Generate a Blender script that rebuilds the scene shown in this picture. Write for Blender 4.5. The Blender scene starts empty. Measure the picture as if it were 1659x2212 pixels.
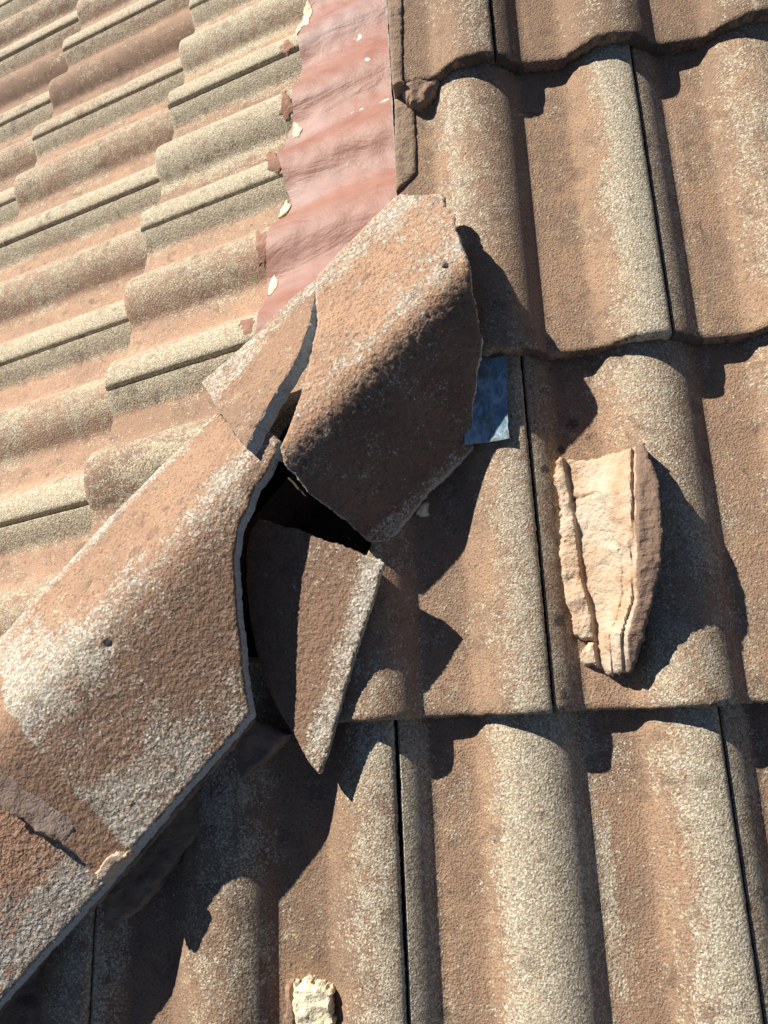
import bpy, math, random
import numpy as np
from mathutils import Vector, Matrix, noise
from mathutils.geometry import delaunay_2d_cdt
S = bpy.context.scene
C = S.collection
R_ = math.radians

# ------------------------------------------------------------------ camera (all lengths below in mm, scene in metres)
W, H, F = 1659.0, 2212.0, 1752.98
CAM = np.array([48.80, -627.32, 672.40])
AL = 0.31064                                   # pitch of both roof slopes
ra, rb, rc = 0.53025, 0.15215, 0.0005
def rotm(a, b, c):
    Rx = np.array([[1,0,0],[0,math.cos(a),-math.sin(a)],[0,math.sin(a),math.cos(a)]])
    Ry = np.array([[math.cos(b),0,math.sin(b)],[0,1,0],[-math.sin(b),0,math.cos(b)]])
    Rz = np.array([[math.cos(c),-math.sin(c),0],[math.sin(c),math.cos(c),0],[0,0,1]])
    return Rz @ Ry @ Rx
RC = rotm(ra, rb, rc)
cam = bpy.data.cameras.new('camera'); co = bpy.data.objects.new('camera', cam); C.objects.link(co)
cam.sensor_fit = 'HORIZONTAL'; cam.sensor_width = 36; cam.lens = 36*F/W
cam.clip_start = 0.02; cam.clip_end = 200
m = Matrix([[*RC[i], CAM[i]*.001] for i in range(3)] + [[0,0,0,1]])
co.matrix_world = m
S.camera = co

# ------------------------------------------------------------------ light
CA, SA = math.cos(AL), math.sin(AL)
# sun travel direction in the right slope's frame (across, up-slope, normal)
SUN_R = (0.61, -0.65, -0.45)
sd = Vector((SUN_R[0], SUN_R[1]*CA - SUN_R[2]*SA, SUN_R[1]*SA + SUN_R[2]*CA)).normalized()
w = bpy.data.worlds.new('World'); S.world = w; w.use_nodes = True
nt = w.node_tree; bg = nt.nodes['Background']
sky = nt.nodes.new('ShaderNodeTexSky'); sky.sky_type = 'NISHITA'; sky.sun_disc = False
ts = -sd
sky.air_density = .5; sky.dust_density = .1; sky.sun_elevation = math.asin(ts.z); sky.sun_rotation = math.atan2(ts.x, ts.y)
nt.links.new(sky.outputs[0], bg.inputs[0]); bg.inputs[1].default_value = 0.05
sl = bpy.data.lights.new('sun', 'SUN'); sl.energy = 5.0; sl.angle = R_(0.5); sl.color = (1.0, .955, .87)
so = bpy.data.objects.new('sun', sl); C.objects.link(so)
so.rotation_euler = sd.to_track_quat('-Z', 'Y').to_euler(); so.location = (-3, 1.5, 3)
S.view_settings.view_transform = 'Standard'; S.view_settings.look = 'None'
S.view_settings.exposure = 0.94; S.view_settings.gamma = 1

# ------------------------------------------------------------------ materials
class NT:
    def __init__(s, name):
        s.m = bpy.data.materials.new(name); s.m.use_nodes = True
        s.t = s.m.node_tree; s.b = s.t.nodes['Principled BSDF']
        s.b.inputs['Roughness'].default_value = .9
        s.tc = s.t.nodes.new('ShaderNodeTexCoord').outputs['Object']
        oi = s.t.nodes.new('ShaderNodeObjectInfo'); s.rnd = oi.outputs['Random']
        mp = s.t.nodes.new('ShaderNodeVectorMath'); mp.operation = 'MULTIPLY_ADD'
        cb = s.t.nodes.new('ShaderNodeCombineXYZ')
        for i in range(3): s.t.links.new(s.rnd, cb.inputs[i])
        s.t.links.new(cb.outputs[0], mp.inputs[0]); mp.inputs[1].default_value = (7.3, 3.1, 5.7)
        s.t.links.new(s.tc, mp.inputs[2]); s.co = mp.outputs[0]
    def put(s, inp, v):
        if hasattr(v, 'is_linked') or isinstance(v, bpy.types.NodeSocket): s.t.links.new(v, inp)
        else:
            if isinstance(v, tuple) and len(v) == 3 and inp.type == 'RGBA': v = (*v, 1)
            inp.default_value = v
    def noise(s, scale, detail=3, rough=.6, dist=0, vec=None):
        n = s.t.nodes.new('ShaderNodeTexNoise'); s.t.links.new(vec or s.co, n.inputs['Vector'])
        n.inputs['Scale'].default_value = scale; n.inputs['Detail'].default_value = detail
        n.inputs['Roughness'].default_value = rough; n.inputs['Distortion'].default_value = dist
        return n.outputs['Fac']
    def voro(s, scale, feature='F1', out='Distance', rnd=1):
        n = s.t.nodes.new('ShaderNodeTexVoronoi'); n.feature = feature; s.t.links.new(s.co, n.inputs['Vector'])
        n.inputs['Scale'].default_value = scale; n.inputs['Randomness'].default_value = rnd
        return n.outputs[out]
    def stretch(s, v):
        n = s.t.nodes.new('ShaderNodeVectorMath'); n.operation = 'MULTIPLY'
        s.t.links.new(s.co, n.inputs[0]); n.inputs[1].default_value = v
        return n.outputs[0]
    def math(s, op, a, b=0.0, c=0.0, clamp=False):
        n = s.t.nodes.new('ShaderNodeMath'); n.operation = op; n.use_clamp = clamp
        for i, v in enumerate((a, b, c)): s.put(n.inputs[i], v)
        return n.outputs[0]
    def ramp(s, v, lo, hi, a=0.0, b=1.0):
        n = s.t.nodes.new('ShaderNodeMapRange'); n.interpolation_type = 'SMOOTHSTEP'
        for i, x in enumerate((v, lo, hi, a, b)): s.put(n.inputs[i], x)
        return n.outputs[0]
    def mix(s, f, a, b, mode='MIX'):
        n = s.t.nodes.new('ShaderNodeMix'); n.data_type = 'RGBA'; n.blend_type = mode
        s.put(n.inputs[0], f); s.put(n.inputs[6], a); s.put(n.inputs[7], b)
        return n.outputs[2]
    def attr(s, name):
        n = s.t.nodes.new('ShaderNodeAttribute'); n.attribute_name = name; return n.outputs['Fac']
    def bump(s, h, dist, strength=1.0, prev=None):
        n = s.t.nodes.new('ShaderNodeBump'); n.inputs['Distance'].default_value = dist
        n.inputs['Strength'].default_value = strength; s.t.links.new(h, n.inputs['Height'])
        if prev is not None: s.t.links.new(prev, n.inputs['Normal'])
        return n.outputs[0]
    def done(s, col, nrm=None, rough=None):
        s.put(s.b.inputs['Base Color'], col)
        if nrm is not None: s.t.links.new(nrm, s.b.inputs['Normal'])
        if rough is not None: s.put(s.b.inputs['Roughness'], rough)
        return s.m

def concrete(name, brown, brown2, ochre, cream, speck=.5, grain=880., bumpd=.0007, lumpy=.0, dark=(.035,.028,.024), wearsharp=.10, wearscale=330, cellamt=.5):
    """weathered concrete tile: brown paint skin, worn down to a pale sandy aggregate where 'wear' is high, dark lichen where 'grime' is"""
    k = NT(name)
    n_big = k.noise(16, 3, .55); n_mid = k.noise(70, 4, .65); n_f = k.noise(wearscale, 3, .7); n_g = k.noise(grain, 2, .8)
    n_g2 = k.noise(grain*.45, 2, .7)
    col = k.mix(k.ramp(n_big, .35, .68), brown, brown2)
    col = k.mix(k.math('MULTIPLY', k.ramp(n_mid, .5, .78), .8), col, ochre)
    col = k.mix(k.math('MULTIPLY', k.ramp(n_g2, .52, .75), .42), col, (brown[0]*.38, brown[1]*.36, brown[2]*.36))
    # 'tone': browner rolls and cap wings, with shade painted into the caps' right sides
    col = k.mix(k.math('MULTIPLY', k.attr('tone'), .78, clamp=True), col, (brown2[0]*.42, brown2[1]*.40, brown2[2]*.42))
    # tone differs from tile to tile
    hsv = k.t.nodes.new('ShaderNodeHueSaturation'); k.put(hsv.inputs['Value'], k.ramp(k.rnd, 0, 1, .84, 1.16)); hsv.inputs['Saturation'].default_value = 1.0; k.put(hsv.inputs['Color'], col); col = hsv.outputs['Color']
    stv = k.noise(95, 3, .6, .6, k.stretch((1, .16, 1)))
    col = k.mix(k.math('MULTIPLY', k.ramp(stv, .54, .72), .35), col, (brown[0]*.45, brown[1]*.48, brown[2]*.5))
    # wear to aggregate
    wr = k.attr('wear')
    t = k.math('ADD', k.math('MULTIPLY', k.math('SUBTRACT', n_f, .5), 1.15), k.math('MULTIPLY', k.math('SUBTRACT', n_mid, .5), .9))
    cell = k.voro(grain*.8, 'F1', 'Color'); sp_ = k.t.nodes.new('ShaderNodeSeparateColor'); k.t.links.new(cell, sp_.inputs[0]); cellr = sp_.outputs[0]; cellg = sp_.outputs[1]
    t = k.math('ADD', t, k.math('MULTIPLY', k.math('SUBTRACT', cellr, .5), cellamt))
    t = k.math('ADD', t, k.math('MULTIPLY', k.math('SUBTRACT', stv, .5), .7)); t = k.math('ADD', t, k.math('MULTIPLY', k.math('SUBTRACT', n_big, .5), .6))
    wv = k.math('ADD', wr, t)
    f = k.ramp(wv, .5-wearsharp, .5+wearsharp)
    cr = k.mix(k.ramp(cellg, .1, .9), (cream[0]*.47, cream[1]*.43, cream[2]*.37), cream)
    cr = k.mix(k.math('MULTIPLY', k.ramp(n_mid, .42, .75), .35), cr, (cream[0]*.7, cream[1]*.58, cream[2]*.42))
    col = k.mix(k.math('MULTIPLY', f, .92), col, cr)
    # pale grains scattered everywhere
    v = k.voro(grain*.42, 'F1', 'Distance'); 
    vr = k.voro(grain*.42, 'F1', 'Color')
    gr = k.math('MULTIPLY', k.ramp(v, .34, .18), k.ramp(vr, .72-.25*speck, .80-.25*speck))
    col = k.mix(k.math('MULTIPLY', gr, .75*speck), col, (.58, .50, .40))
    # grime
    stn = k.math('MULTIPLY', k.ramp(k.noise(38, 4, .7, .8), .56, .70), .5)
    col = k.mix(stn, col, (.085,.058,.04))
    g = k.attr('grime')
    gv = k.math('ADD', g, k.math('ADD', k.math('MULTIPLY', k.math('SUBTRACT', n_f, .5), .9), k.math('MULTIPLY', k.math('SUBTRACT', n_mid, .5), 1.1)))
    gf = k.math('MULTIPLY', k.ramp(gv, .38, .66), .85)
    col = k.mix(gf, col, dark)
    pit = k.math('MULTIPLY', k.ramp(cellg, .84, .91), .52)
    col = k.mix(pit, col, (brown[0]*.28, brown[1]*.28, brown[2]*.30))
    # round lichen spots of very different size
    vs_ = k.voro(42, 'F1', 'Distance'); vc = k.voro(42, 'F1', 'Color'); sc_ = k.t.nodes.new('ShaderNodeSeparateColor'); k.t.links.new(vc, sc_.inputs[0])
    rad = k.math('MULTIPLY', k.math('POWER', sc_.outputs[0], 5.0), .42)
    dd = k.math('SUBTRACT', k.math('ADD', vs_, k.math('MULTIPLY', k.math('SUBTRACT', n_f, .5), .35)), rad)
    col = k.mix(k.math('MULTIPLY', k.ramp(dd, .06, -.05), .34), col, (.10,.06,.042))
    # odd dark spots
    sp = k.math('MULTIPLY', k.ramp(k.noise(130, 2, .6), .68, .76), .6)
    col = k.mix(sp, col, (.055,.035,.024))
    b1 = k.bump(n_g, bumpd, 1.0)
    b2 = k.bump(k.voro(grain*.5), bumpd*1.1, .8, b1)
    b3 = k.bump(n_f, bumpd*1.5, .8, b2)
    if lumpy: b3 = k.bump(k.noise(150, 2, .5), lumpy, 1, b3)
    b4 = k.bump(n_mid, .0012, .7, b3)
    return k.done(col, b4, .92)

CREAM = (.58,.525,.41)
M = {}
M['tile_right'] = concrete('roof_tile_concrete', (.290,.181,.112), (.222,.141,.091), (.32,.208,.112), CREAM, speck=.22)
M['tile_left'] = concrete('roof_tile_concrete_faded', (.350,.215,.137), (.280,.172,.113), (.41,.262,.135), (.60,.54,.40), speck=.25, grain=900)
M['cap'] = concrete('hip_tile_concrete', (.345,.206,.124), (.272,.162,.101), (.375,.235,.128), (.57,.53,.455), speck=.25, grain=640, bumpd=.0008, lumpy=.0016, cellamt=.4, wearscale=420)
M['cap_dark'] = concrete('hip_tile_concrete_rough', (.31,.172,.105), (.25,.14,.09), (.34,.20,.115), (.47,.46,.42), speck=.5, grain=600, bumpd=.0010, lumpy=.0030, wearscale=420)

def fracture():
    k = NT('broken_concrete'); n = k.noise(500, 3, .7); n2 = k.noise(90, 3, .6)
    col = k.mix(k.ramp(n, .35, .7), (.30,.30,.295), (.50,.50,.49)); col = k.mix(k.math('MULTIPLY', k.ramp(n2, .55, .7), .4), col, (.28,.22,.17))
    return k.done(col, k.bump(n, .0016, 1, k.bump(n2, .003, 1)), .95)
M['fracture'] = fracture()
def mortar(name, a, b, c):
    k = NT(name); n = k.noise(420, 3, .75); n2 = k.noise(60, 4, .6); n3 = k.noise(18, 2)
    col = k.mix(k.ramp(n2, .38, .66), a, b); col = k.mix(k.math('MULTIPLY', k.ramp(n3, .45, .65), .6), col, c)
    col = k.mix(k.math('MULTIPLY', k.ramp(n, .56, .72), .4), col, (a[0]*.45, a[1]*.4, a[2]*.35))
    g = k.attr('grime'); col = k.mix(k.ramp(k.math('ADD', g, k.math('MULTIPLY', k.math('SUBTRACT', n2, .5), .8)), .35, .7), col, (.20,.128,.09))
    return k.done(col, k.bump(n, .0013, 1, k.bump(n2, .005, 1)), .95)
M['mortar'] = mortar('pale_bedding_mortar', (.47,.345,.235), (.42,.27,.165), (.53,.45,.355))
M['mortar_brown'] = mortar('stained_bedding_mortar', (.30,.19,.125), (.23,.145,.095), (.17,.115,.08))
M['mortar_verge'] = mortar('brown_verge_mortar', (.30,.20,.13), (.24,.16,.105), (.20,.14,.095))
M['mortar_cream'] = mortar('cream_mortar', (.72,.62,.42), (.62,.52,.34), (.75,.66,.48))
def pink():
    k = NT('faded_pink_painted_sheet')
    a = k.noise(20, 4, .6, 1.2, k.stretch((1,.35,1))); b = k.noise(9, 3, .5, 0, k.stretch((1,.3,1))); c = k.noise(300, 3, .7); d = k.noise(45, 5, .7, .5)
    col = k.mix(k.ramp(a, .35, .68), (.215,.080,.048), (.255,.112,.074))
    col = k.mix(k.math('MULTIPLY', k.ramp(b, .52, .70), .75), col, (.28,.185,.165))
    col = k.mix(k.math('MULTIPLY', k.ramp(d, .60, .74), .45), col, (.33,.20,.155))
    col = k.mix(k.math('MULTIPLY', k.ramp(c, .62, .72), .35), col, (.27,.12,.09))
    ch = k.attr('wear'); col = k.mix(k.ramp(k.math('ADD', ch, k.math('MULTIPLY', k.math('SUBTRACT', d, .5), 2.5)), .50, .60), col, (.72,.62,.48))
    return k.done(col, k.bump(c, .0003, 1, k.bump(d, .0012, 1, k.bump(a, .005, .7))), .62)
M['pink'] = pink()
def metal():
    k = NT('weathered_lead_sheet'); a = k.noise(60, 4, .6, 1.0, k.stretch((1.6,.8,1))); c = k.noise(260, 3, .7)
    col = k.mix(k.ramp(a, .35, .65), (.13,.21,.27), (.36,.48,.56)); col = k.mix(k.math('MULTIPLY', k.ramp(k.noise(40, 4, .7), .52, .62), .6), col, (.17,.15,.06))
    col = k.mix(k.math('MULTIPLY', k.ramp(c, .6, .75), .5), col, (.04,.05,.06))
    k.b.inputs['Metallic'].default_value = .25
    return k.done(col, k.bump(a, .002, .6), .38)
M['lead'] = metal()
def plain(name, col, rough=.95):
    k = NT(name); n = k.noise(200, 3, .7)
    return k.done(k.mix(k.ramp(n, .3, .7), col, tuple(c*.55 for c in col)), k.bump(n, .001), rough)
M['deck'] = plain('roof_underlay', (.02,.018,.017))
M['edge'] = plain('galvanised_lip', (.45,.42,.40), .5)

# ------------------------------------------------------------------ frames and rays
class Frame:
    def __init__(s, O, X, Y, Z):
        s.O = np.array(O, float); s.X = np.array(X, float); s.Y = np.array(Y, float); s.Z = np.array(Z, float)
    def at(s, u, v, z=0): return s.O + u*s.X + v*s.Y + z*s.Z
    def loc(s, P): d = np.array(P) - s.O; return np.array([d@s.X, d@s.Y, d@s.Z])
    def mat(s):
        return Matrix([[s.X[i], s.Y[i], s.Z[i], s.O[i]*.001] for i in range(3)] + [[0,0,0,1]])
FR = Frame((0,0,0), (1,0,0), (0,CA,SA), (0,-SA,CA))                # right slope
FL = Frame((0,0,0), (0,-1,0), (CA,0,SA), (-SA,0,CA))               # left slope; X points down the picture
T = SA/CA
a_ = np.array([1,1,T]); a_ /= np.linalg.norm(a_)
n_ = np.array([-SA,-SA,2*CA]); n_ -= a_*(n_@a_); n_ /= np.linalg.norm(n_)
FH = Frame((0,0,0), np.cross(a_, n_), a_, n_)                      # hip
def ray(x, y):
    return RC @ np.array([(x-W/2)/F, -(y-H/2)/F, -1.0])
def onz(fr, x, y, z):
    r = ray(x, y); t = (z - fr.loc(CAM)[2])/(fr.Z@r); return fr.loc(CAM + t*r)
def hit(fr, hf, x, y, top=140, bot=-90):
    """first point where the sight line meets the surface z = hf(u,v) of a frame"""
    r = ray(x, y); c = fr.loc(CAM)[2]; k = fr.Z@r
    t0, t1 = (top-c)/k, (bot-c)/k; N = 60; pa = t0
    for i in range(N+1):
        t = t0+(t1-t0)*i/N; q = fr.loc(CAM+t*r)
        if q[2] <= hf(q[0], q[1]):
            lo, hi = pa, t
            for _ in range(18):
                md = (lo+hi)/2; q = fr.loc(CAM+md*r)
                if q[2] <= hf(q[0], q[1]): hi = md
                else: lo = md
            return q
        pa = t
    return q
def outline(fr, hf, pts): return [tuple(hit(fr, hf, x, y)[:2]) for x, y in pts]

# ------------------------------------------------------------------ polygon tools
def area(p): return .5*sum(p[i][0]*p[(i+1)%len(p)][1]-p[(i+1)%len(p)][0]*p[i][1] for i in range(len(p)))
def clip(poly, nx, ny, d):
    """keep nx*u + ny*v >= d"""
    out = []
    for i in range(len(poly)):
        a, b = poly[i], poly[(i+1)%len(poly)]
        fa, fb = nx*a[0]+ny*a[1]-d, nx*b[0]+ny*b[1]-d
        if fa >= 0: out.append(a)
        if fa*fb < 0:
            t = fa/(fa-fb); out.append((a[0]+(b[0]-a[0])*t, a[1]+(b[1]-a[1])*t))
    return out
def inside(P, poly):
    x, y = P[:,0], P[:,1]; r = np.zeros(len(P), bool); n = len(poly)
    for i in range(n):
        (x1, y1), (x2, y2) = poly[i], poly[(i+1)%n]
        if y1 == y2: continue
        c = ((y1 > y) != (y2 > y)) & (x < (x2-x1)*(y-y1)/(y2-y1)+x1); r ^= c
    return r
def distpoly(P, poly):
    d = np.full(len(P), 1e9); n = len(poly)
    for i in range(n):
        a = np.array(poly[i]); b = np.array(poly[(i+1)%n]); ab = b-a; L = ab@ab
        if L == 0: continue
        t = np.clip(((P-a)@ab)/L, 0, 1); q = a+t[:,None]*ab
        d = np.minimum(d, np.hypot(*(P-q).T))
    return d
def nz(x, y, z=0, s=1.): return noise.noise(Vector((x*s, y*s, z)))
_seed = [0]
def dense(poly, step, rough, seed, rfun=None):
    out = []; n = len(poly)
    for i in range(n):
        a, b = poly[i], poly[(i+1)%n]; L = math.hypot(b[0]-a[0], b[1]-a[1]); k = max(1, round(L/step))
        if L < .3: continue
        nx, ny = (b[1]-a[1])/L, -(b[0]-a[0])/L
        for j in range(k):
            t = j/k; x, y = a[0]+(b[0]-a[0])*t, a[1]+(b[1]-a[1])*t
            r = rough if rfun is None else rfun(i, x, y)
            o = r*(nz(x, y, seed, .22)+.6*nz(x, y, seed+9, .06)*1.6+.7*nz(x, y, seed+5, .6)-3.5*max(0, nz(x, y, seed+2, .11)-.22))
            out.append((x+nx*o, y+ny*o))
    return out

def plate(name, fr, poly, hf, thick, step=4., rough=.5, mat=None, side=None, attrs=None, parent=None, bevel=1.2, holes=(), sr=.6, rfun=None, bot=None, grain=.0, flare=None):
    """a solid piece: outline poly in the frame's (u,v) mm, top z=hf(u,v), given thickness; one mesh object"""
    _seed[0] += 1; sd_ = _seed[0]*3.17
    if area(poly) < 0: poly = poly[::-1]; flip = True
    bd = dense(poly, step*.8, rough, sd_, rfun); nb = len(bd)
    loops = [bd] + [[tuple(q) for q in h][::-1] for h in holes]
    us = np.array(bd); lo, hi = us.min(0), us.max(0)
    gx, gy = np.meshgrid(np.arange(lo[0], hi[0], step), np.arange(lo[1], hi[1], step))
    P = np.stack([gx.ravel(), gy.ravel()], 1)
    rs = np.random.default_rng(_seed[0]); P = P+rs.uniform(-.12, .12, P.shape)*step
    P = P[inside(P, bd)]; P = P[distpoly(P, bd) > max(step*.75, 3.2)]
    for h in holes:
        k = ~inside(P, h); P = P[k]; P = P[distpoly(P, h) > step*.6]
    ring = []
    for i in range(nb):
        a, b, c = np.array(bd[i-1]), np.array(bd[i]), np.array(bd[(i+1)%nb]); t = c-a; L = np.hypot(*t)
        if L > 0: ring.append(b+np.array([-t[1], t[0]])/L*1.8)
    ring = np.array(ring); ring = ring[inside(ring, bd)]; ring = ring[distpoly(ring, bd) > 1.1]
    pts = []; edges = []
    for lp in loops:
        o = len(pts); pts += [tuple(q) for q in lp]; edges += [(o+i, o+(i+1)%len(lp)) for i in range(len(lp))]
    nbt = len(pts); pts += [tuple(q) for q in ring]+[tuple(q) for q in P]
    r = delaunay_2d_cdt([Vector(q) for q in pts], edges, [], 1, 1e-4)
    vs, fs, orig = r[0], r[2], r[3]
    V = np.array([(q.x, q.y) for q in vs])
    isb = np.zeros(len(V), int)-1
    for i, o in enumerate(orig):
        for q in o:
            if q < nbt: isb[i] = q
    tri = [tuple(f) for f in fs]
    if holes:
        cen = np.array([V[list(f)].mean(0) for f in tri]); kp = np.ones(len(tri), bool)
        for h in holes: kp &= ~inside(cen, h)
        tri = [f for f, k in zip(tri, kp) if k]
    zt = np.array([float(hf(u, v)) for u, v in V.tolist()])
    if grain:
        zt += np.array([grain*nz(u, v, sd_, .35)+grain*.6*nz(u, v, sd_+3, .9) for u, v in V.tolist()])
    zt -= np.where(isb >= 0, bevel, 0)
    zb = np.array([bot(u, v) for u, v in V.tolist()]) if bot else zt-thick
    zb = np.minimum(zb, zt-.5)
    n = len(V)
    verts = [(V[i,0], V[i,1], zt[i]) for i in range(n)]+[(V[i,0], V[i,1], zb[i]) for i in range(n)]
    faces = []; mi = []; src = list(range(n))*2
    for f in tri:
        a, b, c = f
        if (V[b,0]-V[a,0])*(V[c,1]-V[a,1])-(V[c,0]-V[a,0])*(V[b,1]-V[a,1]) < 0: f = (a, c, b)
        faces.append(f); mi.append(0); faces.append((f[0]+n, f[2]+n, f[1]+n)); mi.append(1)
    # side walls from boundary edges of the triangulation
    cnt = {}
    for f in faces[::2]:
        for a, b in ((f[0],f[1]),(f[1],f[2]),(f[2],f[0])):
            cnt[(a,b)] = 1
    rim = [(a,b) for (a,b) in cnt if (b,a) not in cnt]
    mid = {}
    nrm = {}
    for a, b in rim:
        t = V[b]-V[a]; L = math.hypot(t[0], t[1]) or 1; o = np.array([t[1], -t[0]])/L
        for q in (a, b): nrm[q] = nrm.get(q, 0)+o
    for q in nrm:
        o = nrm[q]/(np.hypot(*nrm[q]) or 1); ks = []; fx = flare(V[q,0], V[q,1], o) if flare else (0, 0)
        verts[q+n] = (V[q,0]+fx[0], V[q,1]+fx[1], zb[q])
        for l in (1, 2, 3):
            f_ = l/4; z = zt[q]*(1-f_)+zb[q]*f_; j = sr*(nz(V[q,0], V[q,1], z*.4+sd_, .33)*1.4+.4*math.sin(f_*math.pi))
            ks.append(len(verts)); src.append(q); verts.append((V[q,0]+o[0]*j+fx[0]*f_, V[q,1]+o[1]*j+fx[1]*f_, z))
        mid[q] = [q]+ks+[q+n]
    for a, b in rim:
        A, B = mid[a], mid[b]
        for l in range(4): faces.append((A[l], A[l+1], B[l+1], B[l])); mi.append(1)
    me = bpy.data.meshes.new(name)
    me.from_pydata([(x*.001, y*.001, z*.001) for x, y, z in verts], [], faces)
    me.materials.append(mat); me.materials.append(side or mat)
    me.polygons.foreach_set('material_index', mi); me.polygons.foreach_set('use_smooth', [True]*len(faces))
    for an in ('wear', 'grime', 'tone'):
        at = me.attributes.new(an, 'FLOAT', 'POINT'); fn = (attrs or {}).get(an)
        if fn:
            vals = [float(fn(x, y)) for x, y in V.tolist()]; at.data.foreach_set('value', [vals[q] for q in src])
    me.validate(); me.update()
    try: me.set_sharp_from_angle(angle=R_(48))
    except Exception: pass
    o = bpy.data.objects.new(name, me); C.objects.link(o)
    if parent is None: o.matrix_world = fr.mat()
    else: o.parent = parent; o.matrix_parent_inverse = Matrix(); o.matrix_local = parent.matrix_world.inverted() @ fr.mat()
    return o
def tag(o, label, cat, group=None):
    o['label'] = label; o['category'] = cat
    if group: o['group'] = group
    return o

# ------------------------------------------------------------------ tile profile
def sst(x, a, b):
    t = min(1, max(0, (x-a)/(b-a))); return t*t*(3-2*t)
GA = 354.81; UR, VR = 91.6, 296.49; UL, VL = 641.93, -442.67; BOND = 160.
ST = 19.; RH = 27.
def bmp(s, c, w=50., h=RH):
    x = abs(s-c)/w
    if x > 1.5: return 0
    q = h*(1-x**2.15); return .5*(q+math.sqrt(q*q+16.))*(1-sst(x, 1.15, 1.5))
def prof(s):
    """height of one tile above its pan; s = 0..300 across, joint line at 0 and 300"""
    z = bmp(s, -21.) if s < 55 else (bmp(s, 126.) if s < 203 else bmp(s, 279.))
    if s < 40: z -= 2.5*math.exp(-max(s, 0)/30.)
    return z
def Hy(y): return ST+6-ST/GA*y
def tile_h(s, y):
    z = Hy(y)+prof(s)
    if y < 8: z -= 1.6*math.exp(-max(y, 0)/3.)
    return z
def surf_right(u, v):
    """height of the laid right slope at (u,v)"""
    row = 1+math.floor((VR-v)/GA)+0
    vt = VR-(row)*GA if VR-(row-1)*GA > v else VR-(row-1)*GA
    row = round((VR-vt)/GA)+1
    u0 = UR+(0 if row%2 else 150)
    return tile_h((u-u0) % 300, v-vt)
def surf_left(u, v):
    c = math.ceil((VL-v)/GA); vt = VL-c*GA
    if c < 0: c, vt = 0, VL
    U0 = -(UL-(0 if c%2 == 0 else BOND))
    return tile_h((u-U0) % 300, v-vt)

def gauss(x, c, w): return math.exp(-((x-c)/w)**2)
def wear_fn(wm, wj, base, seed, pan=0., tailg=.5, streak=None):
    def f(s, y):
        j = sst(s, 228, 282) if s > 200 else (.85*sst(-s, -36, -22) if s < 60 else 0)
        mm = sst(s, 74, 106)*(1-sst(s, 155, 185)*.6) if 55 < s < 195 else 0
        v = base+.04+wj*j+wm*mm+.16*nz(s, y, seed, .014)+.10*nz(s, y, seed+4, .05)+pan*(1 if 170 < s < 235 or 30 < s < 75 else 0)
        if streak: v += streak(s, y)
        return v
    return f
def grime_fn(g, seed, tail=.45):
    def f(s, y):
        v = g+.20*nz(s, y, seed, .02)+tail*math.exp(-max(y, 0)/5.)
        if 0 <= s < 34: v += .20
        if 150 < s < 178: v += .12
        return v
    return f
def full(w_=297.4, l=420.): return [(1.3, 0), (w_+1.3, 0), (w_+1.3, l), (1.3, l)]

# ------------------------------------------------------------------ right slope tiles
def rtile(row, k, label, wear, grime, poly=None, rot=0, dz=0, length=420., rough=.5, rfun=None):
    u0 = UR+(0 if row%2 else 150)+300*(k-1); vt = VR-(row-1)*GA
    c, s = math.cos(rot), math.sin(rot)
    vt += {1: 4., 2: 5., 3: -1., 4: 0.}[row]
    fr = Frame(FR.at(u0, vt, dz), FR.X*c+FR.Y*s, FR.Y*c-FR.X*s, FR.Z)
    poly = poly or full(l=length)
    rf = rfun or (lambda i, x, y: 1.0 if y < 2 else .25)
    o = plate('concrete_tile', fr, poly, tile_h, 13., 3.6, .5, M['tile_right'], None, {'wear': wear, 'grime': grime}, rfun=rf, sr=1.0, bevel=1.6)
    return tag(o, label, 'roof tile', 'concrete roof tiles on the right slope')
HIPCUT = 8.
def hipclip(poly, row, k, cut=HIPCUT):
    u0 = UR+(0 if row%2 else 150)+300*(k-1); vt = VR-(row-1)*GA
    # keep world x >= y + cut ; x=u0+s ; y=(vt+y')*CA
    return clip(poly, 1, -CA, cut-u0+vt*CA)
def vergeclip(poly, row, k, x0=-28.):
    u0 = UR+(0 if row%2 else 150)+300*(k-1)
    return clip(poly, 1, 0, x0-u0)

def _loc31(x, y): q = onz(FR, x, y, 30); return q[0]-UR, q[1]-(VR-2*GA)
def wsp(f, pts):
    q = [(*_loc31(x, y), r/2.3) for x, y, r in pts]
    return lambda s, y: f(s, y)+sum(1.3*gauss(math.hypot((s-a)*1.5, y-b), 0, r) for a, b, r in q)
def gsp(f, pts):
    q = [(*_loc31(x, y), r/2.0) for x, y, r in pts]
    return lambda s, y: f(s, y)+sum(.6*gauss(math.hypot(s-a, y-b), 0, r) for a, b, r in q)
rtile(1, 0, 'brown roof tile at the very top beside the pink flashing, its tail chipped', wear_fn(.12,.18,.08,1), grime_fn(.02,1,.6), vergeclip(full(), 1, 0), rfun=lambda i,x,y: 2.0 if y < 2 else .4)
rtile(1, 1, 'brown roof tile at the top centre with a small mortar blob near its tail', wear_fn(.10,.16,.06,2), grime_fn(.0,2,.6), rfun=lambda i,x,y: 1.8 if y < 2 else .3)
rtile(1, 2, 'brown roof tile cut off by the top right corner of the photo', wear_fn(.1,.2,.06,3), grime_fn(0,3,.6))
def blotch(s, y):
    return .34*sst(y, 90, 240)*sst(s, 66, 88)*(1-sst(s, 118+.12*(y-200), 150))-.30*sst(s, 60+(330-y)*.0, 62+.0)*sst(110-y*.35, s-30, s)*(1 if s < 200 else 0)
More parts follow.
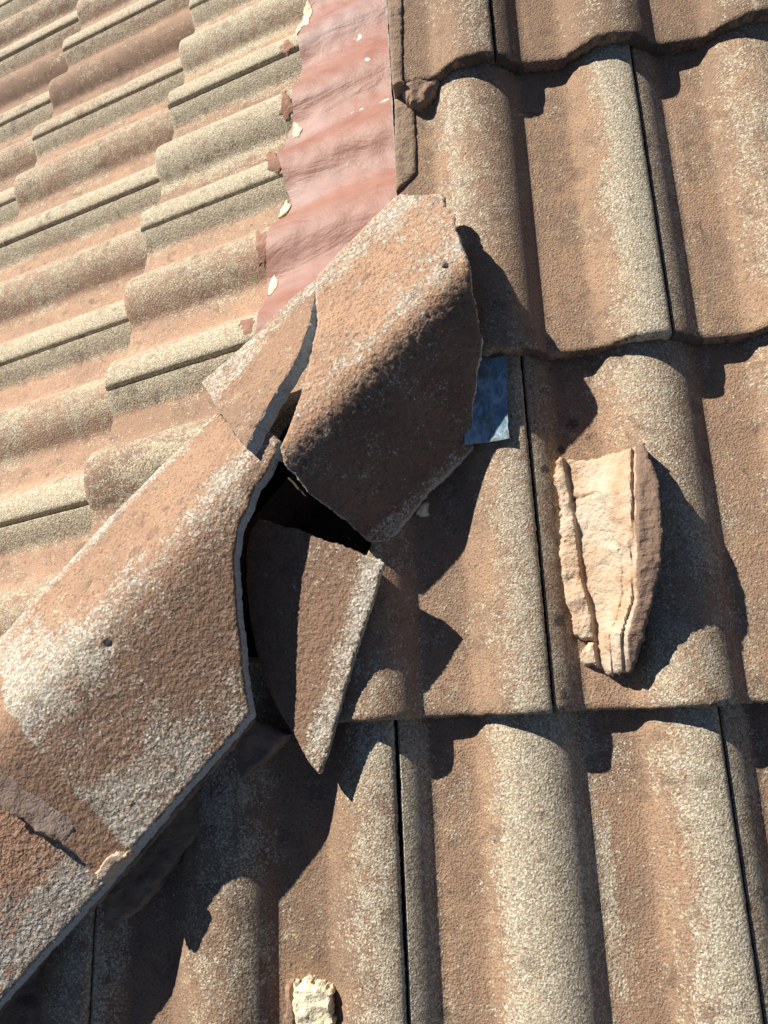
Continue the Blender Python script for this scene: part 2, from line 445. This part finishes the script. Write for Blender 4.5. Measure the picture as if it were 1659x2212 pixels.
rtile(2, 0, 'roof tile above the blue metal scrap with a bright cream roll beside its joint', wear_fn(.22,.86,.04,4,streak=lambda s,y: .32*sst(y,60,230)*gauss(s,92,22)), grime_fn(-.02,4,.55), vergeclip(full(), 2, 0), rfun=lambda i,x,y: 1.6 if y < 2 else .3)
rtile(2, 1, 'sandy brown roof tile at the right edge of the photo, second row from the top', wear_fn(.36,.36,.12,5), grime_fn(.0,5,.55))
def row3cut():
    a = onz(FR, 600, 1640, 20); b = onz(FR, 838, 1120, 20); d = b-a; u0 = UR-300; vt = VR-2*GA
    nx, ny = d[1], -d[0]; p = clip(full(), nx, ny, nx*(a[0]-u0)+ny*(a[1]-vt))
    return p
rtile(3, 0, 'roof tile under the large broken hip cap, darkened by its shadow', wear_fn(.20,.55,.08,6), grime_fn(.02,6,.35), row3cut())
rtile(3, 1, 'mossy brown roof tile carrying the big lump of loose mortar', wsp(wear_fn(.34,.36,.16,7), [(1180,1183,9)]), gsp(grime_fn(.10,7,.35), [(1240,900,16),(1215,960,9),(1205,1340,12),(1180,1010,9),(1275,930,10),(1218,1500,8)]))
rtile(3, 2, 'brown roof tile at the right edge beside the shadow of the loose mortar', wear_fn(.2,.3,.14,8), grime_fn(0,8,.35))
rtile(4, -1, 'roof tile in the bottom row crossed by the jagged shadow of the hip', wear_fn(.30,.50,.10,9), grime_fn(.0,9), hipclip(full(), 4, -1, -10.), rot=.004)
rtile(4, 0, 'sandy roof tile in the middle of the bottom row with two pale rolls', wear_fn(.58,.62,.18,10), grime_fn(.02,10))
rtile(4, 1, 'sandy roof tile in the bottom right corner', wear_fn(.5,.5,.2,11), grime_fn(.05,11))
rtile(4, -2, 'shaded roof tile under the hip in the bottom left corner', wear_fn(.3,.4,.1,12), grime_fn(.05,12), hipclip(full(), 4, -2, -10.))

# ------------------------------------------------------------------ left slope tiles
ordn = ['first','second','third','fourth','fifth','sixth','seventh','eighth','ninth','tenth']
def proj(P):
    q = RC.T@(np.array(P)-CAM); return W/2+F*q[0]/-q[2], H/2-F*q[1]/-q[2]
rnd = random.Random(5)
variants = {}
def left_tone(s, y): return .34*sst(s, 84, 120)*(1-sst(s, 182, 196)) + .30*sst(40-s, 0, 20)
def lvariant(i, dx):
    wr = [(.34,.74,.14),(.12,.62,.04),(.52,.80,.18)][i]
    return plate('concrete_tile', Frame(FL.at(dx, 0, 0), FL.X, FL.Y, FL.Z), full(), tile_h, 13., 4., .5, M['tile_left'], None,
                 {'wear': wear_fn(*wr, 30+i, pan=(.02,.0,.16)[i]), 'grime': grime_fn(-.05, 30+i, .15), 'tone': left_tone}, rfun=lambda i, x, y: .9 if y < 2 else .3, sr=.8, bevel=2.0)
coursename = ['touching the pink flashing', 'second from the flashing', 'third from the flashing', 'fourth from the flashing', 'fifth from the flashing', 'at the far left edge','at the far left rim','x','x']
for c in range(0, 6):
    vt = VL-c*GA; U0 = -(UL-(0 if c%2 == 0 else BOND)); n = 0
    for k in range(-9, 6):
        u0 = U0+300*k
        quad = [proj(FL.at(u0+a, vt+b, 20)) for a in (0, 150, 300) for b in (0, 180, 355)]
        if all(x < -60 or x > 1100 or y < -110 or y > 1700 for x, y in quad): continue
        # the hip cuts the slope: keep world x < y - cut;  x=(vt+y')*CA, y=-(u0+s)
        poly = full(); poly = clip(poly, -1, -CA, 70.+u0+vt*CA)
        if c == 0: poly = clip(poly, 0, -1, -(-20.-vt)/1.0)
        if len(poly) < 3 or abs(area(poly)) < 900: continue
        cutp = abs(abs(area(poly))-297.4*420) > 50 
        n += 1; vi = rnd.randrange(3)
        fr = Frame(FL.at(u0, vt, rnd.uniform(-.8, .8)), FL.X, FL.Y, FL.Z)
        if cutp:
            wr = [(.34,.74,.14),(.12,.62,.04),(.52,.80,.18)][vi]
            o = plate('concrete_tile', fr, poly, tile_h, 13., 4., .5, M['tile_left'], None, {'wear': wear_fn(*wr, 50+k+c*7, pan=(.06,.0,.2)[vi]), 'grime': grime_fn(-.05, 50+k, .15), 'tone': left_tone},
                      rfun=lambda i, x, y: .9 if y < 2 else .3, sr=.8, bevel=2.0)
        else:
            if vi not in variants: variants[vi] = lvariant(vi, 0); o = variants[vi]
            else: o = variants[vi].copy(); C.objects.link(o)
            a = rnd.uniform(-.004, .004)
            o.matrix_world = Frame(fr.O, FL.X*math.cos(a)+FL.Y*math.sin(a), FL.Y*math.cos(a)-FL.X*math.sin(a), FL.Z).mat()
        tag(o, 'faded orange tile, %s down in the left course %s' % (ordn[n-1] + ' tile', coursename[c]), 'roof tile', 'concrete roof tiles on the left slope')

# ------------------------------------------------------------------ roof decks (underlay below the tiles)
def deck(name, fr, poly, z):
    me = bpy.data.meshes.new(name); v = [tuple(np.array((u, w_, z))*.001) for u, w_ in poly]+[tuple(np.array((u, w_, z-20))*.001) for u, w_ in poly]
    n = len(poly); f = [tuple(range(n)), tuple(range(2*n-1, n-1, -1))]+[(i, (i+1)%n, n+(i+1)%n, n+i) for i in range(n)]
    me.from_pydata(v, [], f); me.materials.append(M['deck']); o = bpy.data.objects.new(name, me); C.objects.link(o)
    o.matrix_world = fr.mat(); o['kind'] = 'structure'; return o
big = [(-3000,-2600), (1500,-2600), (1500,1100), (-3000,1100)]
deck('roof_slope_right', FR, [p for p in clip(clip(big, 1, -CA, 30), 1, 0, -3000)], -22)
deck('roof_slope_upper', FR, [(-20,-20), (1500,-20), (1500,1100), (-20,1100)], -23.5)
bl = [(-2600,-2600), (1500,-2600), (1500,1100), (-2600,1100)]
deck('roof_slope_left', FL, clip(bl, -1, -CA, 30), -22)

# ------------------------------------------------------------------ pink flashing
def pink_h(u, v):
    vv = max(v, VL+2); b = sum(prof((u+du+UL) % 300) for du in (-12, -6, 0, 6, 12))/5
    t = sst(v, -215, -120)
    return Hy(vv-VL)+7+7*t+(.93-.30*t)*b+2.0*nz(u, v, 3, .02)+1.0*nz(u, v, 8, .05)
def flash_h(u, v): return 5.5+surf_left(u, v)*.0+pink_h(u, v)
pk = [(657,-12),(657,0),(670,31),(645,68),(649,120),(647,172),(629,192),(632,225),(634,255),(622,290),(611,322),(609,365),(616,405),(632,442),(612,470),(580,494),(575,545),(575,603),(570,640),(564,665),(556,700),(548,735)]
left_edge = outline(FL, pink_h, pk)
xv = -27.                                    # world x of the verge
right_edge = [(left_edge[-1][0]+40, -60/CA), (-60, -40/CA), (-200, (xv+6)/CA), (left_edge[0][0]-40, (xv+6)/CA)]
pk_poly = left_edge+right_edge
def chips(u, v):
    for (x, y, r) in ((780,75,12),(790,130,6),(765,395,5)):
        q = CH.setdefault((x, y), hit(FL, pink_h, x, y)); d = math.hypot((u-q[0])*1.6, v-q[1])
        if d < r*2.2: return .75*(1-d/(r*2.2))
    for (x1, y1, x2, y2) in ((752,246,838,213),):
        a = CH.setdefault((x1, y1), hit(FL, pink_h, x1, y1)); b = CH.setdefault((x2, y2), hit(FL, pink_h, x2, y2))
        ab = b[:2]-a[:2]; t = np.clip(((np.array((u, v))-a[:2])@ab)/(ab@ab), 0, 1); d = np.hypot(*(np.array((u, v))-a[:2]-t*ab))
        if d < 4: return 1.2*(1-d/4)
    return 0
CH = {}
fl = plate('flashing', FL, pk_poly, pink_h, 1.6, 5., .8, M['pink'], M['edge'], {'wear': chips}, bevel=.2, sr=.1)
tag(fl, 'faded pink painted metal flashing dressed over the left tiles beside the verge', 'flashing')
# verge wall under the verge tiles (closes the step between both slopes)
def boxobj(name, fr, u0, u1, v0, v1, z0, z1, mat, parent=None):
    hf = lambda u, v: z1
    return plate(name, fr, [(u0,v0),(u1,v0),(u1,v1),(u0,v1)], hf, z1-z0, 8., .6, mat, bevel=.6, parent=parent)
boxobj('upper_wall', FR, -23, -8, 60, 760, -260, 2, M['deck'])['kind'] = 'structure'
lip = boxobj('flashing_lip', FR, -31.5, -30.2, 60, 760, -30, 6, M['edge'], parent=fl)
# mortar filled strip on the verge
def strip_h(u, v): return surf_right(-27.9, v)*0+Hy((v-VR) if v > VR else (v-(VR-GA)))+3.5+.8*nz(u, v, 2, .08)
vp = outline(FR, strip_h, [(836,-14),(845,120),(850,190),(852,300),(856,412),(866,404),(884,388),(897,372),(897,300),(893,215),(880,200),(868,170),(868,90),(866,-14)])
vs = plate('verge_mortar', FR, vp, strip_h, 22., 3.5, .7, M['mortar_verge'], sr=.9)
tag(vs, 'narrow brown mortar strip along the verge between flashing and tiles', 'mortar strip')

# ------------------------------------------------------------------ hip caps
HZ = 95.
def vcap(zc, thl, thr, r=24., tilt=0, v0=0):
    def f(u, v):
        t = thl if u < 0 else thr
        return zc+tilt*(v0-v)-t*(math.sqrt(u*u+r*r)-r)
    return f
TH = math.tan(R_(25.))
_vt = onz(FH, 560, 1040, 86)[1]
low_h = vcap(92, TH, TH, tilt=.065, v0=_vt)
low_px = [(452,905),(470,890),(535,962),(548,940),(565,932),(585,935),(601,950),(592,985),(575,1018),(560,1040),(545,1065),(538,1090),(522,1120),(512,1150),(506,1200),(509,1290),(516,1350),(522,1410),(530,1490),(540,1542),
          (470,1625),(400,1703),(287,1832),(262,1860),(222,1905),(208,1900),(182,1866),(130,1819),(78,1798),(47,1767),(-10,1730),(-60,1690),(-60,1450),(0,1378),(100,1265),(232,1122),(350,1003)]
lp = outline(FH, low_h, low_px)
hole_c = hit(FH, low_h, 233, 1390)
hole = [(hole_c[0]+3.6*math.cos(a), hole_c[1]+3.6*math.sin(a)) for a in np.linspace(0, 2*math.pi, 15)[:-1]]
tail_y = hit(FH, low_h, 130, 1819)[1]
TOPV = hit(FH, low_h, 540, 1090)[1]
def low_wear(u, v):
    d = v-tail_y
    crest = .55*gauss(u, 4, 34)*(.8+.5*nz(u, v, 4, .02))*(.75+.25*sst(hole_c[1]+120-v, 0, 100))
    le = .72*sst(-u, 96, 120); re = .46*sst(u, 50, 125)*(.45+.55*sst(hole_c[1]+120-v, 0, 240))
    w_ = .17+.20*sst(hole_c[1]+30-v, 0, 150)+crest+le+re+.14*nz(u, v, 9, .03)+.34*sst(hole_c[1]+30-v, 0, 130)*gauss(u, -60, 75)
    if u > 0: w_ -= .10
    w_ -= .9*sst(52+5*nz(u, v, 3, .05)-d-.10*u, 0, 7)
    return w_
def low_grime(u, v):
    d = v-tail_y
    return .10*gauss(u, 34, 22)-.2+.12*sst(u, 10, 50)
def lowband(u, v): return 0
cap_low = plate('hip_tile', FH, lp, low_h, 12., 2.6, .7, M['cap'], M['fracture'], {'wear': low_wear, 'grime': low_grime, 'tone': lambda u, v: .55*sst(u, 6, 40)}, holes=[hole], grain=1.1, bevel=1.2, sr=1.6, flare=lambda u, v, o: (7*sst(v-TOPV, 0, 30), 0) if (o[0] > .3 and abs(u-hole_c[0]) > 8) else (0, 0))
tag(cap_low, 'large broken hip cap with a nail hole and white lichen along its crest, lower left', 'hip cap', 'concrete hip caps along the hip')
# next cap below
bot_h = vcap(92-15, TH, TH, tilt=.065, v0=_vt)
bx = outline(FH, bot_h, [(232,1904),(120,2026),(0,2154),(-60,2222)])
wr_ = max(p[0] for p in bx)
bp = [(wr_, tail_y-480), (wr_, bx[0][1]), (wr_-2, tail_y+70), (-132, tail_y+70), (-132, tail_y-480)]
cap_bot = plate('hip_tile', FH, bp, bot_h, 12., 3., .7, M['cap_dark'], M['fracture'], {'wear': lambda u, v: .14+.52*sst(u, 82, 126)+.12*nz(u, v, 12, .03), 'grime': lambda u, v: -.1}, grain=1.3, bevel=1.2, sr=1.2)
tag(cap_bot, 'rough red brown hip cap in the bottom left corner under the larger one', 'hip cap', 'concrete hip caps along the hip')
# grey flaked patch near the tail of the lower cap
def flat_patch(name, fr, hf, px, mat, th, lift, **kw):
    h2 = lambda u, v: hf(u, v)+lift
    return plate(name, fr, outline(fr, h2, px), h2, th, 3., kw.pop('rough', .8), mat, **kw)

M['patch'] = mortar('grey_cement_skin', (.27,.19,.145), (.23,.155,.115), (.30,.225,.18))
patch_h = lambda u, v: low_h(u, v)+.55
cement_patch = plate('cement_patch', FH, outline(FH, patch_h, [(.52*x, 1460+.52*y) for x, y in ((-60,380),(0,405),(60,430),(95,468),(150,500),(200,535),(250,570),(290,600),(306,628),(298,655),(264,692),(235,665),(200,662),(150,645),(128,612),(100,590),(50,582),(0,535),(-60,520))]), patch_h, 1.2, 2.6, .8, M['patch'], M['fracture'], bevel=.3, sr=.3, parent=cap_low)
cement_patch['label'] = 'smooth grey flaking cement skin across the tail of the cap'
# upper cap, knocked loose
P1 = FH.at(*onz(FH, 1008, 566, 94)); P2 = FH.at(*onz(FH, 616, 962, 104))
ya = P1-P2; ya /= np.linalg.norm(ya); za = FH.Z-ya*(FH.Z@ya); za /= np.linalg.norm(za); xa = np.cross(ya, za)
ROLL = R_(14.)
za2 = za*math.cos(ROLL)+xa*math.sin(ROLL); xa2 = np.cross(ya, za2)
FU = Frame(P2, xa2, ya, za2)
up_h = vcap(0, TH, math.tan(R_(31.)), 15.)
c3 = lambda pts: [(398+.44*x, 398+.44*y) for x, y in pts]
up_px = c3([(1035,58),(1060,46),(1110,52),(1180,48),(1265,44),(1282,62),(1280,108),(1305,128),(1328,150),(1330,222),(1352,250),(1362,290),(1385,345),(1402,400),(1408,470),(1412,530),(1436,610),(1440,680),(1462,760),(1455,840),(1436,900),(1432,1010),(1416,1060),(1412,1180),(1415,1290),(1360,1350),(1290,1420),(1200,1500),(1120,1605),(1030,1720),(968,1778),(930,1765),(850,1695),(720,1590),(610,1510),(560,1440),(490,1365),(482,1330),(470,1292),(500,1225),(545,1110),(572,1030),(590,970),(618,860),(640,740),(655,680),(648,600),(642,480),(660,440),(760,330),(900,190)])
upo = outline(FU, up_h, up_px)
hc2 = hit(FU, up_h, 963, 573)
hole2 = [(hc2[0]+3.6*math.cos(a), hc2[1]+3.6*math.sin(a)) for a in np.linspace(0, 2*math.pi, 15)[:-1]]
def up_wear(u, v):
    return .20+.34*sst(-u, 94, 120)+.34*gauss(u, -16, 16)*sst(v, -20, 200)+.16*nz(u, v, 19, .03)+.45*sst(u, 96, 128)*sst(170-v, 0, 120)+.25*sst(v, 190, 330)*sst(-u, -10, 30)+spot(u, v)
SPOTS = [(hit(FU, up_h, x, y), r) for x, y, r in ((866,517,5), (912,679,3), (830,523,3), (776,778,3), (957,625,2.5))]
def spot(u, v): return max(1.1*(1-min(1, (math.hypot(u-q[0], v-q[1])/r)**2)) for q, r in SPOTS)
def up_grime_shade(u, v): return -.1+.24*sst(u, 4, 26)+.42*gauss(u, 12, 20)*(.6+.8*nz(u, v, 3, .03))+.08*sst(u, 10, 40)  # grime band by the crest; the wider right-wing darkening is painted shade
cap_up = plate('hip_tile', FU, upo, up_h, 12., 2.6, .5, M['cap'], M['fracture'], {'wear': up_wear, 'grime': up_grime_shade, 'tone': lambda u, v: sst(u, 2, 26)*(1+.25*nz(u, v, 40, .02))}, holes=[hole2], grain=1.0, bevel=1.2, sr=1.6)  # tone paints deeper shade into the right half
tag(cap_up, 'large loose hip cap knocked askew above the black gap, its right half in deep shade', 'hip cap', 'concrete hip caps along the hip')

# middle sliver
FM = FH
mid_h = vcap(92+12, TH*.95, TH*.95)
mpx = c3([(640,470),(540,545),(350,735),(200,870),(85,970),(160,1095),(230,1195),(305,1290),(335,1225),(430,1050),(520,910),(565,820),(610,690),(632,590),(643,530)])
def gap_h(u, v): return mid_h(u, v)
mo = outline(FM, mid_h, mpx)
frag_mid = plate('broken_tile_piece', FM, mo, mid_h, 13., 2.6, .5, M['cap'], M['fracture'], {'wear': lambda u, v: .18+.34*sst(-u, 96, 118)+.15*nz(u, v, 22, .03), 'grime': lambda u, v: -.2}, grain=.9, bevel=.6, sr=1.8, flare=lambda u, v, o: (6+4*nz(u, v, 3, .06), 0) if o[0] > .35 else (0, 0))
tag(frag_mid, 'long orange sliver of broken hip cap between the two big caps', 'broken piece', 'broken pieces of hip cap')

# triangular fragment hanging in the gap
def plane_from(fr, pts):
    A = np.array([[*onz(fr, x, y, z)[:2], 1] for x, y, z in pts]); b = np.array([z for *_, z in pts])
    k = np.linalg.solve(A, b); return lambda u, v: k[0]*u+k[1]*v+k[2]
pl = plane_from(FR, [(826,1215,72), (688,1665,52), (540,1200,42)])
tri_h = lambda u, v: pl(u, v)+2.0*nz(u, v, 2, .012)
tpx = c3([(365,1640),(400,1648),(480,1680),(560,1690),(640,1730),(700,1752),(780,1775),(880,1818),(960,1840),(982,1858),(965,1900)])+[(800,1310),(770,1400),(735,1520),(708,1620),(690,1672),(683,1668),(664,1640),(632,1585),(600,1530),(575,1478),(557,1420),(540,1340),(533,1270),(532,1200),(540,1150)]
to = outline(FR, tri_h, tpx)
def tri_wear(u, v):
    p = FR.at(u, v, 0); a = np.array(TA); b = np.array(TB); ab = b-a; t = ((np.array((u, v))-a)@ab)/(ab@ab); d = np.hypot(*(np.array((u, v))-a-np.clip(t, 0, 1)*ab))
    return .14+.62*sst(34-d, 0, 22)*(1-.3*t)+.15*nz(u, v, 31, .05)
TA = hit(FR, tri_h, 828, 1220)[:2]; TB = hit(FR, tri_h, 690, 1672)[:2]
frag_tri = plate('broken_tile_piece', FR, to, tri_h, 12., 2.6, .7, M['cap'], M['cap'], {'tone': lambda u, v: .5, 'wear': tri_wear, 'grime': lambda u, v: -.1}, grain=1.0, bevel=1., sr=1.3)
tag(frag_tri, 'pointed triangular piece of broken hip cap hanging below the black gap', 'broken piece', 'broken pieces of hip cap')

# mortar bedding under the lower caps
bed_h = lambda u, v: 33+3*nz(u, v, 5, .03)+2*nz(u, v, 7, .1)
bed = outline(FR, bed_h, [(500,1500),(545,1548),(560,1562),(590,1572),(618,1590),(585,1628),(520,1682),(485,1725),(445,1772),(412,1822),(385,1850),(340,1915),(290,1972),(235,2012),(190,2058),(150,2120),(90,2205),(20,2300),(-80,2300),(-80,2180),(200,1850)])
bo = plate('hip_mortar_bed', FR, bed, bed_h, 34., 3.6, 1.6, M['mortar_brown'], sr=2.)
tag(bo, 'long brown mortar bed under the right edge of the lower hip caps', 'mortar bed')
lowbed_h = lambda u, v: 41+2*nz(u, v, 6, .05)
b2 = outline(FR, lowbed_h, [(520,1520),(548,1556),(470,1650),(400,1735),(300,1850),(225,1935),(110,2062),(0,2185),(-60,2250),(-120,2200),(200,1800)])
bo2 = plate('mortar_ledge', FR, b2, lowbed_h, 20., 3.6, 1.4, M['mortar_brown'], sr=2., parent=bo)

# ------------------------------------------------------------------ loose mortar lump on the right
c7 = lambda pts: [(929+.44*x, 730+.44*y) for x, y in pts]
L0 = hit(FR, surf_right, *c7([(700,1000)])[0]); 
_ul, _ur = onz(FR, 1205, 1180, 25)[0], onz(FR, 1415, 1180, 60)[0]
lump_flat = lambda u, v: 25+35*min(1, max(0, (u-_ul)/(_ur-_ul)))
lpx = c7([(640,588),(680,584),(722,592),(780,590),(840,575),(905,560),(960,548),(985,532),(1020,520),(1056,508),(1066,545),(1076,600),(1100,655),(1112,720),(1118,820),(1122,900),(1118,1100),(1095,1240),(1068,1350),(1040,1470),(1022,1560),(1005,1612),(988,1636),(940,1640),(882,1645),(845,1615),(800,1600),(765,1602),(745,1585),(750,1545),(775,1510),(818,1490),(790,1475),(735,1470),(708,1458),(700,1400),(685,1335),(662,1310),(655,1240),(642,1160),(640,1080),(648,980),(650,900),(640,780),(625,720),(620,680),(622,615)])
lo_ = outline(FR, lump_flat, lpx)
# cross direction parameter: image x in crop7 at mid rows mapped to u
def lump_uv(x, y): q = hit(FR, lump_flat, 929+.44*x, 730+.44*y); return q[0], q[1]
rib = [lump_uv(*p) for p in ((655,600),(690,780),(715,930),(735,1080),(752,1200),(790,1330),(810,1470))]       # foot of the white rib
crk = [lump_uv(*p) for p in ((1000,540),(990,680),(985,900),(982,1100),(985,1300),(960,1400),(940,1480))]       # long crack
led = [lump_uv(*p) for p in ((850,580),(845,680),(830,780),(870,880),(905,1000),(945,1100),(950,1260),(915,1390),(880,1450))]
def xat(line, v):
    ps = sorted(line, key=lambda p: p[1])
    if v <= ps[0][1]: return ps[0][0]
    for a, b in zip(ps, ps[1:]):
        if v <= b[1]: return a[0]+(b[0]-a[0])*(v-a[1])/(b[1]-a[1])
    return ps[-1][0]
vtop = lump_uv(1000,520)[1]; vbot = lump_uv(950,1640)[1]
ycr = lump_uv(760,775)[1]
def lump_h(u, v):
    t = (v-vbot)/(vtop-vbot); xr, xl, xc = xat(rib, v), xat(led, v), xat(crk, v)
    pk_ = 36+44*math.sin(math.pi*min(1, max(0, .10+.72*t)))      # height at the crack ridge
    lo2 = 25
    rb = lo2-1+9.5*(1-min(1, (xr-u)/24)**2)*(.8+.35*nz(u, v, 1, .05))+2.5*nz(u, v, 4, .07)+1.2*nz(u, v, 5, .3)
    k = min(1, max(0, (u-xr)/max(4, xl-xr))); ch = lo2+(pk_*.62-lo2)*k**1.5
    ch -= 3.5*gauss(v+2*nz(u, v, 9, .1), ycr, 2.2)
    ch += 6*gauss(k, .90, .12)*sst(vtop-v, 92, 102)*sst(v-vtop+225, 0, 12)
    k2 = min(1, max(0, (u-xl)/max(4, xc-xl))); sh = pk_*.62+3+(pk_-pk_*.62-3)*k2**.8+1.5*nz(u, v, 6, .12)
    tp = pk_+.02*(u-xc)+1.2*nz(u, v, 6, .1)
    z = rb+(ch-rb)*sst(u-xr, -2, 3); z += (sh-z)*sst(u-xl, -2, 2) if u > xr+4 else 0; z += (tp-z)*sst(u-xc, -1.5, 1.5)
    z -= 7*gauss(u+1.2*nz(u, v, 8, .05), xc, 2.0)+3.5*gauss(u+2*nz(u, v, 18, .05), (xc+xl)/2+4, 1.6)*sst(vtop-v, 70, 100)
    z += 1.6*nz(u, v, 2, .05)+.9*nz(u, v, 3, .25)
    return z
def lump_bot(u, v): return surf_right(u, v)-6 if True else 0
lump = plate('mortar_lump', FR, lo_, lump_h, 20., 1.7, 1.1, M['mortar'], None,
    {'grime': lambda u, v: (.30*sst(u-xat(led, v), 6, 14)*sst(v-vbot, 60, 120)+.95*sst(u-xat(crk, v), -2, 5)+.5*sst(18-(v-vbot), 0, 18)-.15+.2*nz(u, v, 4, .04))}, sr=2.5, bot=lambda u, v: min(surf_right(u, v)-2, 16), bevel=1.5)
tag(lump, 'big cream lump of broken bedding mortar with ridges and cracks lying on a tile', 'mortar lump', 'loose lumps of mortar')

# ------------------------------------------------------------------ small things
def blob(name, fr, px, hbase, height, mat, label=None, cat=None, parent=None, group=None, ztop=None, rough=1.6):
    hf0 = lambda u, v: hbase(u, v)+height
    po = outline(fr, hf0, px); c = np.mean(np.array(po), 0); R0 = max(math.hypot(*(np.array(p)-c)) for p in po)
    hf = lambda u, v: hbase(u, v)+height*(.72+.28*(1-min(1, math.hypot(u-c[0], v-c[1])/R0)**2))+height*.16*nz(u, v, 3, .11)+.8*nz(u, v, 5, .3)
    o = plate(name, fr, po, hf, height, 2., rough, mat, sr=2., bot=lambda u, v: hbase(u, v)-4, bevel=min(2.5, height*.3), parent=parent)
    if label: tag(o, label, cat, group)
    return o
c5 = lambda pts: [(.52*x, 1460+.52*y) for x, y in pts]
blob('mortar_lump', FR, c5([(1215,1292),(1232,1300),(1262,1280),(1285,1272),(1300,1296),(1340,1300),(1368,1322),(1374,1380),(1376,1500),(1240,1500),(1222,1440),(1208,1360)]), surf_right, 20, M['mortar_cream'], 'small pale yellow chunk of mortar at the bottom edge of the photo', 'mortar lump', group='loose lumps of mortar')
blob('tile_chip', FR, c5([(1184,1292),(1205,1288),(1212,1340),(1222,1400),(1226,1500),(1184,1500)]), surf_right, 16, M['mortar_brown'], 'thin brown chip leaning beside the small yellow mortar chunk', 'tile chip')
blob('mortar_lump', FH, c5([(388,820),(410,792),(450,752),(490,730),(520,728),(538,740),(500,780),(465,800),(445,838),(420,855),(395,850)]), low_h, 7, M['mortar'], 'crumbly orange mortar crumb on the tail of the lower hip cap', 'mortar lump', group='loose lumps of mortar')
blob('mortar_lump', FR, c3([(1140,1605),(1165,1560),(1188,1548),(1194,1575),(1188,1612),(1160,1618)]), surf_right, 14, M['mortar_cream'], 'tiny sunlit mortar crumb beside the lower tip of the loose hip cap', 'mortar lump', group='loose lumps of mortar')
# mortar plug under the tail of the top verge tile
blob('mortar_plug', FR, [(866,135),(872,118),(900,122),(930,150),(950,170),(940,195),(925,210),(905,222),(885,218),(870,200),(864,165)], lambda u, v: 2, 22, M['mortar_brown'], 'dark rounded mortar plug under the chipped tail of the top verge tile', 'mortar plug')
# blue grey metal scrap
lead_h = lambda u, v: surf_lead(u, v)
q0 = hit(FR, surf_right, 1070, 870)
surf_lead = lambda u, v: q0[2]+7+.002*(u-q0[0])**2-.03*(v-q0[1])+1.5*math.sin((u-q0[0])*.1)
lq = outline(FR, lead_h, [(1000,770),(1094,772),(1095,787),(1096,860),(1098,925),(1101,946),(1085,950),(1021,958),(1003,960)])
ld = plate('metal_scrap', FR, lq, lead_h, 1.2, 3., .3, M['lead'], M['edge'], bevel=.1, sr=.1)
tag(ld, 'blue grey sheet metal scrap poking out beside the loose hip cap', 'metal sheet')
# patches of cement smeared at the flashing edge
for i, px in enumerate(([(664,0),(675,18),(668,40),(652,60),(640,72),(640,58),(655,40),(655,15)], [(632,262),(645,266),(652,280),(646,294),(634,298),(630,290),(634,276)],
                        [(604,452),(618,430),(627,442),(620,456),(606,466),(600,468)], [(582,612),(590,592),(600,606),(594,622),(582,638),(577,640)])):
    h2 = lambda u, v: pink_h(u, v)+1.6+.8*nz(u, v, 3, .1)
    o = plate('mortar_smear', FL, outline(FL, h2, px), h2, 4., 2.2, 1.6, M['mortar_cream'], bevel=1., sr=.8)
    tag(o, 'cream cement smear on the pink flashing edge, %s' % ['nearest the top of the photo', 'beside the big brown roll', 'halfway down the flashing', 'lowest one above the orange hip sliver'][i], 'cement smear', 'cement smears along the flashing')

# cracked dark red crust where the tile rolls meet the flashing
M['crust'] = mortar('cracked_red_crust', (.25,.12,.08), (.32,.19,.12), (.17,.09,.06))
for i, (x, y, a_, b_) in enumerate(((622,100,20,14), (617,228,14,30), (592,350,20,22), (566,535,13,42), (534,705,16,20))):
    hc_ = lambda u, v: surf_left(u, v)+.9+.7*nz(u, v, 3, .2)
    px = [(x+a_*math.cos(t)*(1+.3*math.sin(3*t+i)), y+b_*math.sin(t)*(1+.25*math.cos(4*t+i))) for t in np.linspace(0, 2*math.pi, 13)[:-1]]
    o = plate('paint_crust', FL, outline(FL, hc_, px), hc_, 2., 2.2, 2.2, M['crust'], bevel=.8, sr=.6)
    tag(o, 'cracked dark red crust on a tile end, %s' % ['nearest the top of the photo', 'on the big brown roll beside the flashing', 'below the middle of the flashing edge', 'on the wide pale roll beside the flashing', 'lowest one just above the orange sliver'][i], 'paint crust', 'red crusts along the flashing')

# hip timber under the caps, seen dimly through the hole
M['wood'] = plain('old_hip_timber', (.055,.036,.022))
tm = boxobj('hip_timber', FH, -19, 19, -900, 120, -60, -4, M['wood']); tm['kind'] = 'structure'
